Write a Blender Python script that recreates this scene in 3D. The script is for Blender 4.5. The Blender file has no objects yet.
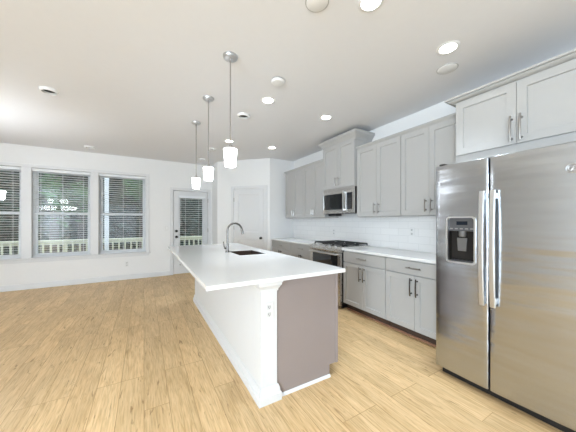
import bpy, bmesh, math, random
from mathutils import Vector, Matrix
random.seed(7)
sc = bpy.context.scene
COL = sc.collection
PI = math.pi

# ------------------------------------------------------------------ camera
CAM_H = 1.315
cd = bpy.data.cameras.new('camera'); cam = bpy.data.objects.new('camera', cd); COL.objects.link(cam)
cam.location = (0, 0, CAM_H)
cam.rotation_euler = (PI/2, 0, -math.atan2(144, 248))
cd.sensor_width = 36; cd.lens = 248/576*36; cd.shift_y = 5.3/576
cd.clip_start = 0.05; cd.clip_end = 200
sc.camera = cam
# ------------------------------------------------------------------ view, world
sc.view_settings.view_transform = 'Standard'; sc.view_settings.look = 'None'
sc.view_settings.exposure = 0.8; sc.view_settings.gamma = 1.0
sc.view_settings.use_curve_mapping = False
W = bpy.data.worlds.new('overcast_sky'); sc.world = W; W.use_nodes = True
_n = W.node_tree.nodes; _bg = _n['Background']
_bg.inputs[0].default_value = (0.78, 0.89, 1.0, 1); _bg.inputs[1].default_value = 1.9
# ------------------------------------------------------------------ large lights
CEIL = 2.78; BACKY = 6.68; RIGHTX = 3.17; LEFTX = -4.6; REARY = -3.6
SIDE_W = 430.0; CAN_W = 2.0; CUP_W = 0.22; CAN_E = 13.0; SHADE_E = 6.5; CHAN_E = 12.0
def area(name, loc, rot, sx, sy, power, color):
    l = bpy.data.lights.new(name, 'AREA'); l.shape = 'RECTANGLE'; l.size = sx; l.size_y = sy
    l.energy = power; l.color = color
    o = bpy.data.objects.new(name, l); COL.objects.link(o); o.location = loc; o.rotation_euler = rot
    return o
# added lamp standing in for daylight, set in an unseen left-wall opening
SIDE_C = (0.72, 0.865, 1.0)
area('added_side_light', (LEFTX-0.1, -2.45, 1.35), (0, -PI/2, 0), 2.4, 1.8, SIDE_W*0.62, SIDE_C)

# ------------------------------------------------------------------ materials
def mat(name, color, rough=0.5, metal=0.0, noise=0.0, nscale=20, bump=0.0, bscale=200, coat=0.0, spec=0.5, stretch=None, emit=0):
    m = bpy.data.materials.new(name); m.use_nodes = True
    nt = m.node_tree; b = nt.nodes['Principled BSDF']
    b.inputs['Roughness'].default_value = rough; b.inputs['Metallic'].default_value = metal
    b.inputs['Specular IOR Level'].default_value = spec; b.inputs['Coat Weight'].default_value = coat
    tc = nt.nodes.new('ShaderNodeTexCoord'); mp = nt.nodes.new('ShaderNodeMapping')
    nt.links.new(tc.outputs['Object'], mp.inputs[0])
    if stretch: mp.inputs['Scale'].default_value = stretch
    c = (*color, 1)
    nz = nt.nodes.new('ShaderNodeTexNoise'); nz.inputs['Scale'].default_value = nscale; nz.inputs['Detail'].default_value = 4
    nt.links.new(mp.outputs[0], nz.inputs['Vector'])
    mx = nt.nodes.new('ShaderNodeMix'); mx.data_type = 'RGBA'
    mx.inputs[6].default_value = tuple(v*(1-noise) for v in color)+(1,)
    mx.inputs[7].default_value = tuple(min(1, v*(1+noise)) for v in color)+(1,)
    nt.links.new(nz.outputs['Fac'], mx.inputs[0]); nt.links.new(mx.outputs[2], b.inputs['Base Color'])
    if bump:
        n2 = nt.nodes.new('ShaderNodeTexNoise'); n2.inputs['Scale'].default_value = bscale
        nt.links.new(mp.outputs[0], n2.inputs['Vector'])
        bp = nt.nodes.new('ShaderNodeBump'); bp.inputs['Strength'].default_value = bump; bp.inputs['Distance'].default_value = 0.002
        nt.links.new(n2.outputs['Fac'], bp.inputs['Height']); nt.links.new(bp.outputs[0], b.inputs['Normal'])
    if emit:
        b.inputs['Emission Color'].default_value = c; b.inputs['Emission Strength'].default_value = emit
    return m
M = {}
M['wall'] = mat('wall_paint', (0.80, 0.80, 0.795), 0.75, noise=0.012, bump=0.05, bscale=350)
M['ceiling'] = mat('ceiling_paint', (0.80, 0.805, 0.82), 0.85, noise=0.012, bump=0.08, bscale=250)
M['trim'] = mat('white_trim_paint', (0.70, 0.705, 0.71), 0.4, noise=0.01)
M['cab'] = mat('grey_cabinet_paint', (0.43, 0.424, 0.412), 0.42, noise=0.012, nscale=6)
M['panel'] = mat('shade_tinted_cab_grey', (0.285, 0.24, 0.227), 0.5, noise=0.015, nscale=6)  # cabinet grey made darker and warmer, shade put into the colour
M['toe'] = mat('dark_toe_kick', (0.06, 0.035, 0.025), 0.6)
M['shoe'] = mat('wood_shoe_moulding', (0.33, 0.17, 0.10), 0.5)
M['quartz'] = mat('white_quartz', (0.77, 0.77, 0.76), 0.12, noise=0.02, nscale=60)
M['nickel'] = mat('brushed_nickel', (0.40, 0.385, 0.37), 0.3, 1.0)
M['chrome'] = mat('polished_steel', (0.62, 0.63, 0.64), 0.36, 1.0)
M['darknickel'] = mat('satin_faucet_steel', (0.21, 0.20, 0.19), 0.27, 1.0)
M['black'] = mat('black_enamel', (0.012, 0.012, 0.013), 0.3)
M['iron'] = mat('cast_iron', (0.018, 0.018, 0.018), 0.55, bump=0.2)
M['blackglass'] = mat('black_glass', (0.010, 0.011, 0.013), 0.06, coat=0.3)
M['dkgrey'] = mat('dark_grey_plastic', (0.07, 0.07, 0.075), 0.35)
M['midgrey'] = mat('grey_plastic', (0.25, 0.24, 0.23), 0.35)
M['ltgrey'] = mat('light_grey_plastic', (0.50, 0.50, 0.49), 0.5)
M['cavity'] = mat('dispenser_dark_plastic', (0.018, 0.015, 0.013), 0.6, spec=0.2)
M['paddle'] = mat('dispenser_grey_plastic', (0.12, 0.115, 0.11), 0.4)
M['case'] = mat('fridge_case_grey', (0.10, 0.10, 0.105), 0.45)
M['lcd'] = mat('display_glass', (0.008, 0.013, 0.022), 0.15)
M['white'] = mat('white_plastic', (0.84, 0.84, 0.83), 0.4)
M['slot'] = mat('dark_slots', (0.03, 0.03, 0.03), 0.6)
M['blind'] = mat('white_blind', (0.80, 0.82, 0.84), 0.5)
M['vinyl'] = mat('white_vinyl', (0.80, 0.82, 0.83), 0.35)
M['sink'] = mat('dark_brown_sink', (0.055, 0.036, 0.027), 0.35)
M['plate'] = mat('outlet_plastic', (0.76, 0.76, 0.75), 0.4)
M['socket'] = mat('outlet_socket_plastic', (0.64, 0.64, 0.63), 0.4)
M['rail'] = mat('pale_treated_wood', (0.66, 0.66, 0.50), 0.7, noise=0.12, nscale=12)
M['deck'] = mat('deck_wood', (0.34, 0.30, 0.24), 0.75, noise=0.15, nscale=10)
M['bark'] = mat('tree_bark', (0.10, 0.085, 0.075), 0.9, noise=0.3, nscale=14, bump=0.5, bscale=30)
M['leafa'] = mat('dark_leaves', (0.035, 0.065, 0.045), 0.6, noise=0.5, nscale=3)
M['leafb'] = mat('green_leaves', (0.07, 0.16, 0.06), 0.6, noise=0.5, nscale=3)
M['ground'] = mat('forest_ground', (0.10, 0.085, 0.06), 0.95, noise=0.4, nscale=4)
M['lens'] = mat('lit_downlight_lens', (1.0, 0.97, 0.92), 0.4, emit=CAN_E)
M['shade'] = mat('lit_frosted_glass', (0.92, 0.96, 1.0), 0.35, emit=SHADE_E)
M['shade2'] = mat('lit_chandelier_glass', (0.92, 0.96, 1.0), 0.35, emit=CHAN_E)

def steel(name, base=(0.45, 0.472, 0.50), rough=0.27, wav=0.35):
    m = bpy.data.materials.new(name); m.use_nodes = True; nt = m.node_tree; b = nt.nodes['Principled BSDF']
    b.inputs['Metallic'].default_value = 1.0
    b.inputs['Base Color'].default_value = (*base, 1)
    tc = nt.nodes.new('ShaderNodeTexCoord')
    def nz(scale, stretch, detail=3):
        mp = nt.nodes.new('ShaderNodeMapping'); mp.inputs['Scale'].default_value = stretch
        n = nt.nodes.new('ShaderNodeTexNoise'); n.inputs['Scale'].default_value = scale; n.inputs['Detail'].default_value = detail
        nt.links.new(tc.outputs['Object'], mp.inputs[0]); nt.links.new(mp.outputs[0], n.inputs['Vector']); return n
    fine = nz(40, (1, 1, 30)); wave = nz(1.0, (1, 0.9, 6.5), 2)
    mr = nt.nodes.new('ShaderNodeMapRange'); mr.inputs[3].default_value = rough-0.05; mr.inputs[4].default_value = rough+0.07
    nt.links.new(fine.outputs['Fac'], mr.inputs[0]); nt.links.new(mr.outputs[0], b.inputs['Roughness'])
    b1 = nt.nodes.new('ShaderNodeBump'); b1.inputs['Strength'].default_value = wav; b1.inputs['Distance'].default_value = 0.011
    nt.links.new(wave.outputs['Fac'], b1.inputs['Height'])
    b2 = nt.nodes.new('ShaderNodeBump'); b2.inputs['Strength'].default_value = 0.015; b2.inputs['Distance'].default_value = 0.0008
    nt.links.new(fine.outputs['Fac'], b2.inputs['Height']); nt.links.new(b1.outputs[0], b2.inputs['Normal'])
    nt.links.new(b2.outputs[0], b.inputs['Normal'])
    return m
M['steel'] = steel('brushed_stainless', rough=0.22, wav=1.0)
M['steel2'] = steel('appliance_stainless', (0.60, 0.585, 0.565), 0.26, 0.1)

def floor_mat():
    m = bpy.data.materials.new('oak_plank_floor'); m.use_nodes = True; nt = m.node_tree; N = nt.nodes; L = nt.links
    b = N['Principled BSDF']
    tc = N.new('ShaderNodeTexCoord'); sp = N.new('ShaderNodeSeparateXYZ'); L.new(tc.outputs['Object'], sp.inputs[0])
    cb = N.new('ShaderNodeCombineXYZ'); L.new(sp.outputs['Y'], cb.inputs['X']); L.new(sp.outputs['X'], cb.inputs['Y'])
    br = N.new('ShaderNodeTexBrick'); L.new(cb.outputs[0], br.inputs['Vector'])
    br.inputs['Color1'].default_value = (0, 0, 0, 1); br.inputs['Color2'].default_value = (1, 1, 1, 1); br.inputs['Mortar'].default_value = (0.5, 0.5, 0.5, 1)
    br.inputs['Scale'].default_value = 1; br.inputs['Brick Width'].default_value = 1.22; br.inputs['Row Height'].default_value = 0.16
    br.inputs['Mortar Size'].default_value = 0.0024; br.inputs['Mortar Smooth'].default_value = 0.2; br.offset = 0.37; br.offset_frequency = 3
    # per-plank shift of the grain
    ad = N.new('ShaderNodeVectorMath'); ad.operation = 'MULTIPLY_ADD'
    L.new(br.outputs['Color'], ad.inputs[0]); ad.inputs[1].default_value = (3.1, 17.7, 5.3); L.new(tc.outputs['Object'], ad.inputs[2])
    def noise(scale, stretch, detail, dist=0.0):
        mp = N.new('ShaderNodeMapping'); mp.inputs['Scale'].default_value = stretch
        n = N.new('ShaderNodeTexNoise'); n.inputs['Scale'].default_value = scale; n.inputs['Detail'].default_value = detail; n.inputs['Distortion'].default_value = dist
        L.new(ad.outputs[0], mp.inputs[0]); L.new(mp.outputs[0], n.inputs['Vector']); return n
    grain = noise(7, (6, 0.5, 1), 6, 1.5); fine = noise(30, (5, 0.22, 1), 4, 0.5); blot = noise(1.6, (2.0, 0.7, 1), 3, 0.6); knot = noise(3.2, (5.0, 0.7, 1), 6, 3.2)
    def ramp(src, stops):
        r = N.new('ShaderNodeValToRGB'); e = r.color_ramp.elements
        while len(e) < len(stops): e.new(0.5)
        for k, (p, c) in enumerate(stops): e[k].position = p; e[k].color = (*c, 1)
        L.new(src, r.inputs[0]); return r
    base = ramp(grain.outputs['Fac'], [(0.25, (0.55, 0.355, 0.165)), (0.42, (0.66, 0.455, 0.235)), (0.6, (0.73, 0.525, 0.285)), (0.8, (0.78, 0.585, 0.345))])
    def mul(a, bsock, fac):
        x = N.new('ShaderNodeMix'); x.data_type = 'RGBA'; x.blend_type = 'MULTIPLY'; x.inputs[0].default_value = fac
        L.new(a, x.inputs[6]); L.new(bsock, x.inputs[7]); return x.outputs[2]
    tone = ramp(br.outputs['Color'], [(0.0, (0.93, 0.925, 0.915)), (0.5, (1.0, 1.0, 1.0)), (1.0, (1.04, 1.035, 1.03))])
    bl = ramp(blot.outputs['Fac'], [(0.3, (0.84, 0.82, 0.79)), (0.6, (1.03, 1.03, 1.03))])
    fi = ramp(fine.outputs['Fac'], [(0.33, (0.72, 0.68, 0.62)), (0.52, (1.04, 1.04, 1.04))])
    kn = ramp(knot.outputs['Fac'], [(0.29, (0.50, 0.41, 0.32)), (0.37, (1, 1, 1))])
    c = mul(base.outputs[0], tone.outputs[0], 1.0); c = mul(c, bl.outputs[0], 1.0); c = mul(c, fi.outputs[0], 0.7); c = mul(c, kn.outputs[0], 0.9)
    seam = ramp(br.outputs['Fac'], [(0.0, (1, 1, 1)), (1.0, (0.66, 0.57, 0.46))])
    c = mul(c, seam.outputs[0], 0.9)
    L.new(c, b.inputs['Base Color'])
    b.inputs['Roughness'].default_value = 0.42; b.inputs['Specular IOR Level'].default_value = 0.4
    bp = N.new('ShaderNodeBump'); bp.inputs['Strength'].default_value = 0.12; bp.inputs['Distance'].default_value = 0.002
    L.new(grain.outputs['Fac'], bp.inputs['Height']); L.new(bp.outputs[0], b.inputs['Normal'])
    return m
M['floor'] = floor_mat()

def tile_mat():
    m = bpy.data.materials.new('white_subway_tile'); m.use_nodes = True; nt = m.node_tree; N = nt.nodes; L = nt.links
    b = N['Principled BSDF']
    tc = N.new('ShaderNodeTexCoord'); sp = N.new('ShaderNodeSeparateXYZ'); L.new(tc.outputs['Object'], sp.inputs[0])
    cb = N.new('ShaderNodeCombineXYZ'); L.new(sp.outputs['Y'], cb.inputs['X']); L.new(sp.outputs['Z'], cb.inputs['Y'])
    mp = N.new('ShaderNodeMapping'); mp.inputs['Location'].default_value = (0, -0.914, 0); L.new(cb.outputs[0], mp.inputs[0])
    br = N.new('ShaderNodeTexBrick'); L.new(mp.outputs[0], br.inputs['Vector'])
    br.inputs['Color1'].default_value = (0.84, 0.835, 0.825, 1); br.inputs['Color2'].default_value = (0.81, 0.805, 0.795, 1); br.inputs['Mortar'].default_value = (0.68, 0.68, 0.67, 1)
    br.inputs['Scale'].default_value = 1; br.inputs['Brick Width'].default_value = 0.305; br.inputs['Row Height'].default_value = 0.1
    br.inputs['Mortar Size'].default_value = 0.002; br.inputs['Mortar Smooth'].default_value = 0.3
    L.new(br.outputs['Color'], b.inputs['Base Color']); b.inputs['Roughness'].default_value = 0.15
    bp = N.new('ShaderNodeBump'); bp.inputs['Strength'].default_value = 0.4; bp.inputs['Distance'].default_value = 0.002; bp.invert = True
    L.new(br.outputs['Fac'], bp.inputs['Height']); L.new(bp.outputs[0], b.inputs['Normal'])
    return m
M['tile'] = tile_mat()

def glass_mat():
    m = bpy.data.materials.new('window_glass'); m.use_nodes = True; nt = m.node_tree; N = nt.nodes; L = nt.links
    N.remove(N['Principled BSDF'])
    t = N.new('ShaderNodeBsdfTransparent'); t.inputs[0].default_value = (0.93, 0.95, 0.96, 1)
    g = N.new('ShaderNodeBsdfGlossy'); g.inputs['Roughness'].default_value = 0.01
    f = N.new('ShaderNodeFresnel'); f.inputs[0].default_value = 1.5
    mx = N.new('ShaderNodeMixShader'); L.new(f.outputs[0], mx.inputs[0]); L.new(t.outputs[0], mx.inputs[1]); L.new(g.outputs[0], mx.inputs[2])
    L.new(mx.outputs[0], N['Material Output'].inputs[0])
    return m
M['glass'] = glass_mat()

# ------------------------------------------------------------------ mesh helpers
class MB:
    def __init__(self): self.bm = bmesh.new()
    def box(self, x0, x1, y0, y1, z0, z1, bev=0.0, seg=1):
        x0, x1 = min(x0, x1), max(x0, x1); y0, y1 = min(y0, y1), max(y0, y1); z0, z1 = min(z0, z1), max(z0, z1)
        r = bmesh.ops.create_cube(self.bm, size=1.0, matrix=Matrix.Translation(((x0+x1)/2, (y0+y1)/2, (z0+z1)/2)) @ Matrix.Diagonal((x1-x0, y1-y0, z1-z0, 1)))
        if bev > 0:
            bev = min(bev, 0.45*min(x1-x0, y1-y0, z1-z0))
            es = list({e for v in r['verts'] for e in v.link_edges})
            bmesh.ops.bevel(self.bm, geom=es, offset=bev, segments=seg, affect='EDGES', profile=0.6)
        return self
    def rings(self, rings, cap=True, closed=False):
        vs = [[self.bm.verts.new(p) for p in r] for r in rings]
        n = len(vs[0]); m = len(vs)
        for i in range(m if closed else m-1):
            a, b = vs[i], vs[(i+1) % m]
            for j in range(n):
                self.bm.faces.new((a[j], a[(j+1) % n], b[(j+1) % n], b[j]))
        if cap and not closed:
            self.bm.faces.new(list(reversed(vs[0]))); self.bm.faces.new(vs[-1])
        return self
    def lathe(self, prof, c=(0, 0, 0), n=24, axis='Z', cap=True):
        rs = []
        for r, h in prof:
            ring = []
            for k in range(n):
                a = 2*PI*k/n; u, v = max(r, 1e-5)*math.cos(a), max(r, 1e-5)*math.sin(a)
                p = (u, v, h) if axis == 'Z' else ((h, u, v) if axis == 'X' else (v, h, u))
                ring.append((c[0]+p[0], c[1]+p[1], c[2]+p[2]))
            rs.append(ring)
        return self.rings(rs, cap)
    def tube(self, pts, r, n=12, radii=None):
        pts = [Vector(p) for p in pts]; rs = []
        up = Vector((0.123, 0.31, 0.94)); prev = None
        for i, p in enumerate(pts):
            d = (pts[min(i+1, len(pts)-1)] - pts[max(i-1, 0)]).normalized()
            if prev is None:
                u = d.cross(up).normalized()
            else:
                u = (prev - d*prev.dot(d)).normalized()
            prev = u; w = d.cross(u); rr = radii[i] if radii else r
            rs.append([p + u*rr*math.cos(2*PI*k/n) + w*rr*math.sin(2*PI*k/n) for k in range(n)])
        return self.rings(rs)
    def prism(self, pts, z0, z1):
        return self.rings([[(x, y, z0) for x, y in pts], [(x, y, z1) for x, y in pts]])
    def sweep(self, path, prof, side=1):
        """profile (out, z) swept along an open ground path with mitred corners; out is to the right of travel for side=1"""
        P = [Vector((p[0], p[1])) for p in path]; rs = []
        for i, p in enumerate(P):
            d0 = (P[i]-P[i-1]).normalized() if i else (P[1]-P[0]).normalized()
            d1 = (P[i+1]-P[i]).normalized() if i < len(P)-1 else d0
            n0 = Vector((d0.y, -d0.x))*side; n1 = Vector((d1.y, -d1.x))*side
            b = (n0+n1); b = b/(b.dot(n0)) if b.length > 1e-6 else n0
            rs.append([(p.x+b.x*o, p.y+b.y*o, z) for o, z in prof])
        return self.rings(rs)
    def framed(self, T, u0, u1, v0, v1, d, holes, bev=0.006, depth=0.008):
        """a slab with recessed panels. T(u,v,w): w=0 is the front, w grows to the back"""
        us = sorted({u0, u1} | {h[0] for h in holes} | {h[1] for h in holes})
        vs = sorted({v0, v1} | {h[2] for h in holes} | {h[3] for h in holes})
        def inside(a, b):
            return any(h[0] <= a <= h[1] and h[2] <= b <= h[3] for h in holes)
        cache = {}
        def V(u, v, w):
            k = (round(u, 5), round(v, 5), round(w, 5))
            if k not in cache: cache[k] = self.bm.verts.new(T(u, v, w))
            return cache[k]
        for i in range(len(us)-1):
            for j in range(len(vs)-1):
                if not inside((us[i]+us[i+1])/2, (vs[j]+vs[j+1])/2):
                    self.bm.faces.new((V(us[i], vs[j], 0), V(us[i+1], vs[j], 0), V(us[i+1], vs[j+1], 0), V(us[i], vs[j+1], 0)))
        for a, b, c, e in holes:
            o = [(a, c), (b, c), (b, e), (a, e)]; q = [(a+bev, c+bev), (b-bev, c+bev), (b-bev, e-bev), (a+bev, e-bev)]
            # outer edge may be cut by grid lines: use a separate ring of vertices for the recess
            ro = [self.bm.verts.new(T(u, v, 0)) for u, v in o]; rm = [self.bm.verts.new(T(u, v, depth*0.4)) for u, v in o]
            ri = [self.bm.verts.new(T(u, v, depth)) for u, v in q]
            for A, B in ((ro, rm), (rm, ri)):
                for k in range(4): self.bm.faces.new((A[k], A[(k+1) % 4], B[(k+1) % 4], B[k]))
            self.bm.faces.new(ri)
        f = [self.bm.verts.new(T(u, v, 0)) for u, v in ((u0, v0), (u1, v0), (u1, v1), (u0, v1))]
        g = [self.bm.verts.new(T(u, v, d)) for u, v in ((u0, v0), (u1, v0), (u1, v1), (u0, v1))]
        for k in range(4): self.bm.faces.new((f[k], f[(k+1) % 4], g[(k+1) % 4], g[k]))
        self.bm.faces.new(list(reversed(g)))
        return self
    def build(self, name, m, parent=None, smooth=True, origin=None):
        if parent is not None:
            off = root_loc(parent)
        else:
            off = Vector(origin) if origin else Vector((0, 0, 0))
        bmesh.ops.remove_doubles(self.bm, verts=self.bm.verts, dist=1e-5)
        bmesh.ops.recalc_face_normals(self.bm, faces=self.bm.faces)
        bmesh.ops.translate(self.bm, verts=self.bm.verts, vec=-off)
        me = bpy.data.meshes.new(name); self.bm.to_mesh(me); self.bm.free()
        me.materials.append(M[m])
        if smooth:
            me.shade_smooth(); me.set_sharp_from_angle(angle=math.radians(32))
        o = bpy.data.objects.new(name, me); COL.objects.link(o)
        if parent is not None: o.parent = parent
        else: o.location = off
        return o
def root_loc(o):
    v = Vector((0, 0, 0))
    while o is not None: v = v + o.location; o = o.parent
    return v
def tag(o, label, cat, group=None):
    o['label'] = label; o['category'] = cat
    if group: o['group'] = group
    return o
def thing(name, label, cat, loc, group=None):
    o = bpy.data.objects.new(name, None); COL.objects.link(o); o.location = loc; o.empty_display_size = 0.1
    return tag(o, label, cat, group)
def struct(o): o['kind'] = 'structure'; return o
def sroot(name, loc):
    o = bpy.data.objects.new(name, None); COL.objects.link(o); o.location = loc; return struct(o)
def copy_tree(o, parent=None):
    c = o.copy(); COL.objects.link(c)
    if parent is not None: c.parent = parent
    for ch in [x for x in COL.objects if x.parent == o]: copy_tree(ch, c)
    return c
def dup(root, loc, label, rotz=None):
    c = copy_tree(root); c.location = loc; c['label'] = label
    if rotz is not None: c.rotation_euler = (0, 0, rotz)
    return c
faceX = lambda x: (lambda u, v, w: (x+w, u, v))        # a front that faces -X, u along Y
faceXp = lambda x: (lambda u, v, w: (x-w, u, v))       # a front that faces +X

# ================================================================== THE ROOM
struct(MB().box(LEFTX-0.2, RIGHTX+0.2, REARY-0.2, BACKY+0.18, -0.1, 0).build('floor', 'floor'))
struct(MB().box(LEFTX-0.2, RIGHTX+0.2, REARY-0.2, BACKY+0.18, CEIL, CEIL+0.12).build('ceiling', 'ceiling'))
def wall_with_holes(name, axis, pos, thick, a0, a1, holes, m='wall'):
    """axis 'Y': wall in the plane y=pos, running along x; 'X': plane x=pos, running along y; holes (a0,a1,z0,z1)"""
    b = MB(); us = sorted({a0, a1} | {h[0] for h in holes} | {h[1] for h in holes})
    for i in range(len(us)-1):
        zs = [0.0]; mid = (us[i]+us[i+1])/2
        for h in sorted(holes, key=lambda q: q[2]):
            if h[0] <= mid <= h[1]: zs += [h[2], h[3]]
        zs.append(CEIL)
        for k in range(0, len(zs), 2):
            if zs[k+1]-zs[k] > 1e-4:
                if axis == 'Y': b.box(us[i], us[i+1], pos, pos+thick, zs[k], zs[k+1])
                else: b.box(pos, pos+thick, us[i], us[i+1], zs[k], zs[k+1])
    return struct(b.build(name, m, smooth=False))
WZ0, WZ1 = 0.605, 2.36
WINS = [(-2.95, -2.035), (-1.89, -0.985), (-0.845, 0.035)]
DOOR = (0.623, 1.445, 0.0, 2.075)
wall_with_holes('wall_back', 'Y', BACKY, 0.18, LEFTX, RIGHTX, [(a, b, WZ0, WZ1) for a, b in WINS] + [DOOR])
struct(MB().box(RIGHTX, RIGHTX+0.18, REARY-0.18, BACKY, 0, CEIL).build('wall_right', 'wall'))
wall_with_holes('wall_rear', 'Y', REARY-0.18, 0.18, LEFTX, RIGHTX, [(-3.4, -0.4, 0.05, 2.3)])  # unseen opening, sized for how much sky light it lets in
wall_with_holes('wall_left', 'X', LEFTX-0.18, 0.18, REARY-0.18, BACKY, [(-3.38, -1.52, 0.1, 2.6)])  # unseen opening, placed to let the added side lamp in
# corner pantry: solid block with an angled face
PA, PB = (1.56, 6.14), (2.52, 5.18)
struct(MB().prism([PB, (RIGHTX-0.001, 5.18), (RIGHTX-0.001, BACKY-0.001), (1.56, BACKY-0.001), PA], 0.0005, CEIL-0.0005).build('wall_corner', 'wall', smooth=False))
struct(MB().box(RIGHTX-0.008, RIGHTX-0.0005, 1.20, 5.179, 0.90, 1.40).build('wall_backsplash', 'tile'))
BASE = [(0, 0.0005), (0.014, 0.0005), (0.014, 0.085), (0.008, 0.105), (0, 0.108)]
struct(MB().sweep([(LEFTX+0.001, BACKY-0.001), (0.555, BACKY-0.001)], BASE).build('baseboard_back', 'trim'))
dg = Vector((PB[0]-PA[0], PB[1]-PA[1])).normalized()
struct(MB().sweep([(1.515, BACKY-0.001), (1.5595, BACKY-0.001), (1.5595, 6.1395), (PA[0]+dg.x*0.30, PA[1]+dg.y*0.30-0.0005)], BASE).build('baseboard_corner', 'trim'))
struct(MB().sweep([(LEFTX+0.001, REARY+0.01), (LEFTX+0.001, BACKY-0.02)], BASE).build('baseboard_left', 'trim'))
# window casing round the three windows, with stool and apron
b = MB(); Yc = BACKY
for x0, x1 in ((-3.03, -2.95), (-2.035, -1.89), (-0.985, -0.845), (0.035, 0.105)):
    b.box(x0, x1, Yc-0.018, Yc-0.0005, 0.60, 2.36, 0.003)
b.box(-3.03, 0.105, Yc-0.020, Yc-0.0005, 2.36, 2.42, 0.003)
b.box(-3.04, 0.13, Yc-0.045, Yc-0.0005, 0.572, 0.60, 0.006)
b.box(-3.01, 0.10, Yc-0.016, Yc-0.0005, 0.515, 0.572, 0.003)
struct(b.build('trim_1', 'trim'))
for k, (x0, x1) in enumerate(WINS):
    r = sroot('window_%d' % (k+1), ((x0+x1)/2, BACKY+0.09, WZ0))
    b = MB(); e = 0.0006
    for a0, a1 in ((x0+e, x0+0.02), (x1-0.02, x1-e)): b.box(a0, a1, BACKY+0.076, BACKY+0.16, WZ0+e, WZ1-e)
    b.box(x0+0.02, x1-0.02, BACKY+0.076, BACKY+0.16, WZ1-0.02, WZ1-e); b.box(x0+0.02, x1-0.02, BACKY+0.076, BACKY+0.16, WZ0+e, WZ0+0.02)
    b.build('window_frame', 'vinyl', r)
    mid = 1.475
    for nm, ya, z0, z1 in (('lower_sash', BACKY+0.085, WZ0+0.021, mid+0.02), ('upper_sash', BACKY+0.122, mid-0.02, WZ1-0.021)):
        b = MB(); f = 0.042; a0, a1 = x0+0.021, x1-0.021
        b.box(a0, a0+f, ya, ya+0.03, z0, z1, 0.003); b.box(a1-f, a1, ya, ya+0.03, z0, z1, 0.003)
        b.box(a0+f, a1-f, ya, ya+0.03, z1-f, z1, 0.003); b.box(a0+f, a1-f, ya, ya+0.03, z0, z0+f*1.2, 0.003)
        s = b.build(nm, 'vinyl', r)
        MB().box(a0+f-0.004, a1-f+0.004, ya+0.013, ya+0.017, z0+f*1.2-0.004, z1-f+0.004).build('pane', 'glass', s, smooth=False)

def blind(name, label, x0, x1, y, ztop, zbot, group, pitch=0.046, w=0.046, tilt=-0.15):
    t = thing(name, label, 'window blind', ((x0+x1)/2, y, zbot), group)
    MB().box(x0, x1, y-0.03, y+0.028, ztop-0.06, ztop-0.003, 0.004).build('headrail', 'blind', t)
    b = MB(); z = ztop-0.085; n = 0
    while z > zbot+0.04:
        c, s = math.cos(tilt)*w/2, math.sin(tilt)*w/2
        th = 0.0013
        ring = lambda x: [(x, y-c, z-s-th), (x, y, z+0.0012-th), (x, y+c, z+s-th), (x, y+c, z+s+th), (x, y, z+0.0012+th), (x, y-c, z-s+th)]
        b.rings([ring(x0+0.004), ring(x1-0.004)]); z -= pitch
    b.build('slats', 'blind', t)
    MB().box(x0+0.003, x1-0.003, y-0.024, y+0.024, zbot+0.004, zbot+0.022, 0.003).build('bottom_rail', 'blind', t)
    n = 3 if x1-x0 > 0.8 else 2
    for k in range(n):
        x = x0 + (x1-x0)*((k+0.5)/n if n == 2 else (0.13, 0.5, 0.87)[k])
        b = MB()
        for yy in (y-w/2-0.002, y+w/2+0.002): b.box(x-0.0015, x+0.0015, yy-0.0008, yy+0.0008, zbot+0.02, ztop-0.06)
        b.build('ladder_cord', 'blind', t, smooth=False)
    MB().tube([(x0+0.05, y-0.034, ztop-0.07), (x0+0.05, y-0.036, ztop-0.75)], 0.004, 8).build('tilt_wand', 'blind', t)
    return t
bl_labels = ['white slatted blind in the window cut off by the left edge', 'white slatted blind in the middle window with the lamp reflections', 'white slatted blind in the window nearest the deck door']
for (x0, x1), lb in zip(WINS, bl_labels):
    blind('window_blind', lb, x0+0.006, x1-0.006, BACKY+0.031, WZ1-0.002, WZ0+0.002, 'white blinds in the three windows')

# deck door (door_1)
dx0, dx1, dz1 = DOOR[0], DOOR[1], DOOR[3]
r = sroot('door_1', ((dx0+dx1)/2, BACKY+0.05, 0))
b = MB()
for a0, a1 in ((dx0-0.072, dx0-0.004), (dx1+0.004, dx1+0.072)): b.box(a0, a1, BACKY-0.018, BACKY-0.0005, 0.0005, dz1+0.072, 0.003)
b.box(dx0-0.004, dx1+0.004, BACKY-0.018, BACKY-0.0005, dz1+0.004, dz1+0.072, 0.003)
b.build('door_casing', 'trim', r)
ys = BACKY+0.012; s0, s1 = dx0+0.006, dx1-0.006
g0, g1, gz0, gz1 = 0.765, 1.315, 0.36, 1.90
b = MB()
b.box(s0, g0, ys, ys+0.044, 0.012, dz1-0.006, 0.002); b.box(g1, s1, ys, ys+0.044, 0.012, dz1-0.006, 0.002)
b.box(g0, g1, ys, ys+0.044, 0.012, gz0, 0.002); b.box(g0, g1, ys, ys+0.044, gz1, dz1-0.006, 0.002)
slab = b.build('door_slab', 'trim', r)
b = MB()
for q in ((g0-0.025, g0+0.01, gz0-0.025, gz1+0.025), (g1-0.01, g1+0.025, gz0-0.025, gz1+0.025), (g0+0.01, g1-0.01, gz0-0.025, gz0+0.01), (g0+0.01, g1-0.01, gz1-0.01, gz1+0.025)):
    b.box(q[0], q[1], ys-0.010, ys-0.0002, q[2], q[3], 0.004)
b.build('glass_bead', 'trim', slab)
MB().box(g0+0.001, g1-0.001, ys+0.02, ys+0.024, gz0+0.001, gz1-0.001).build('pane', 'glass', slab, smooth=False)
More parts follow.
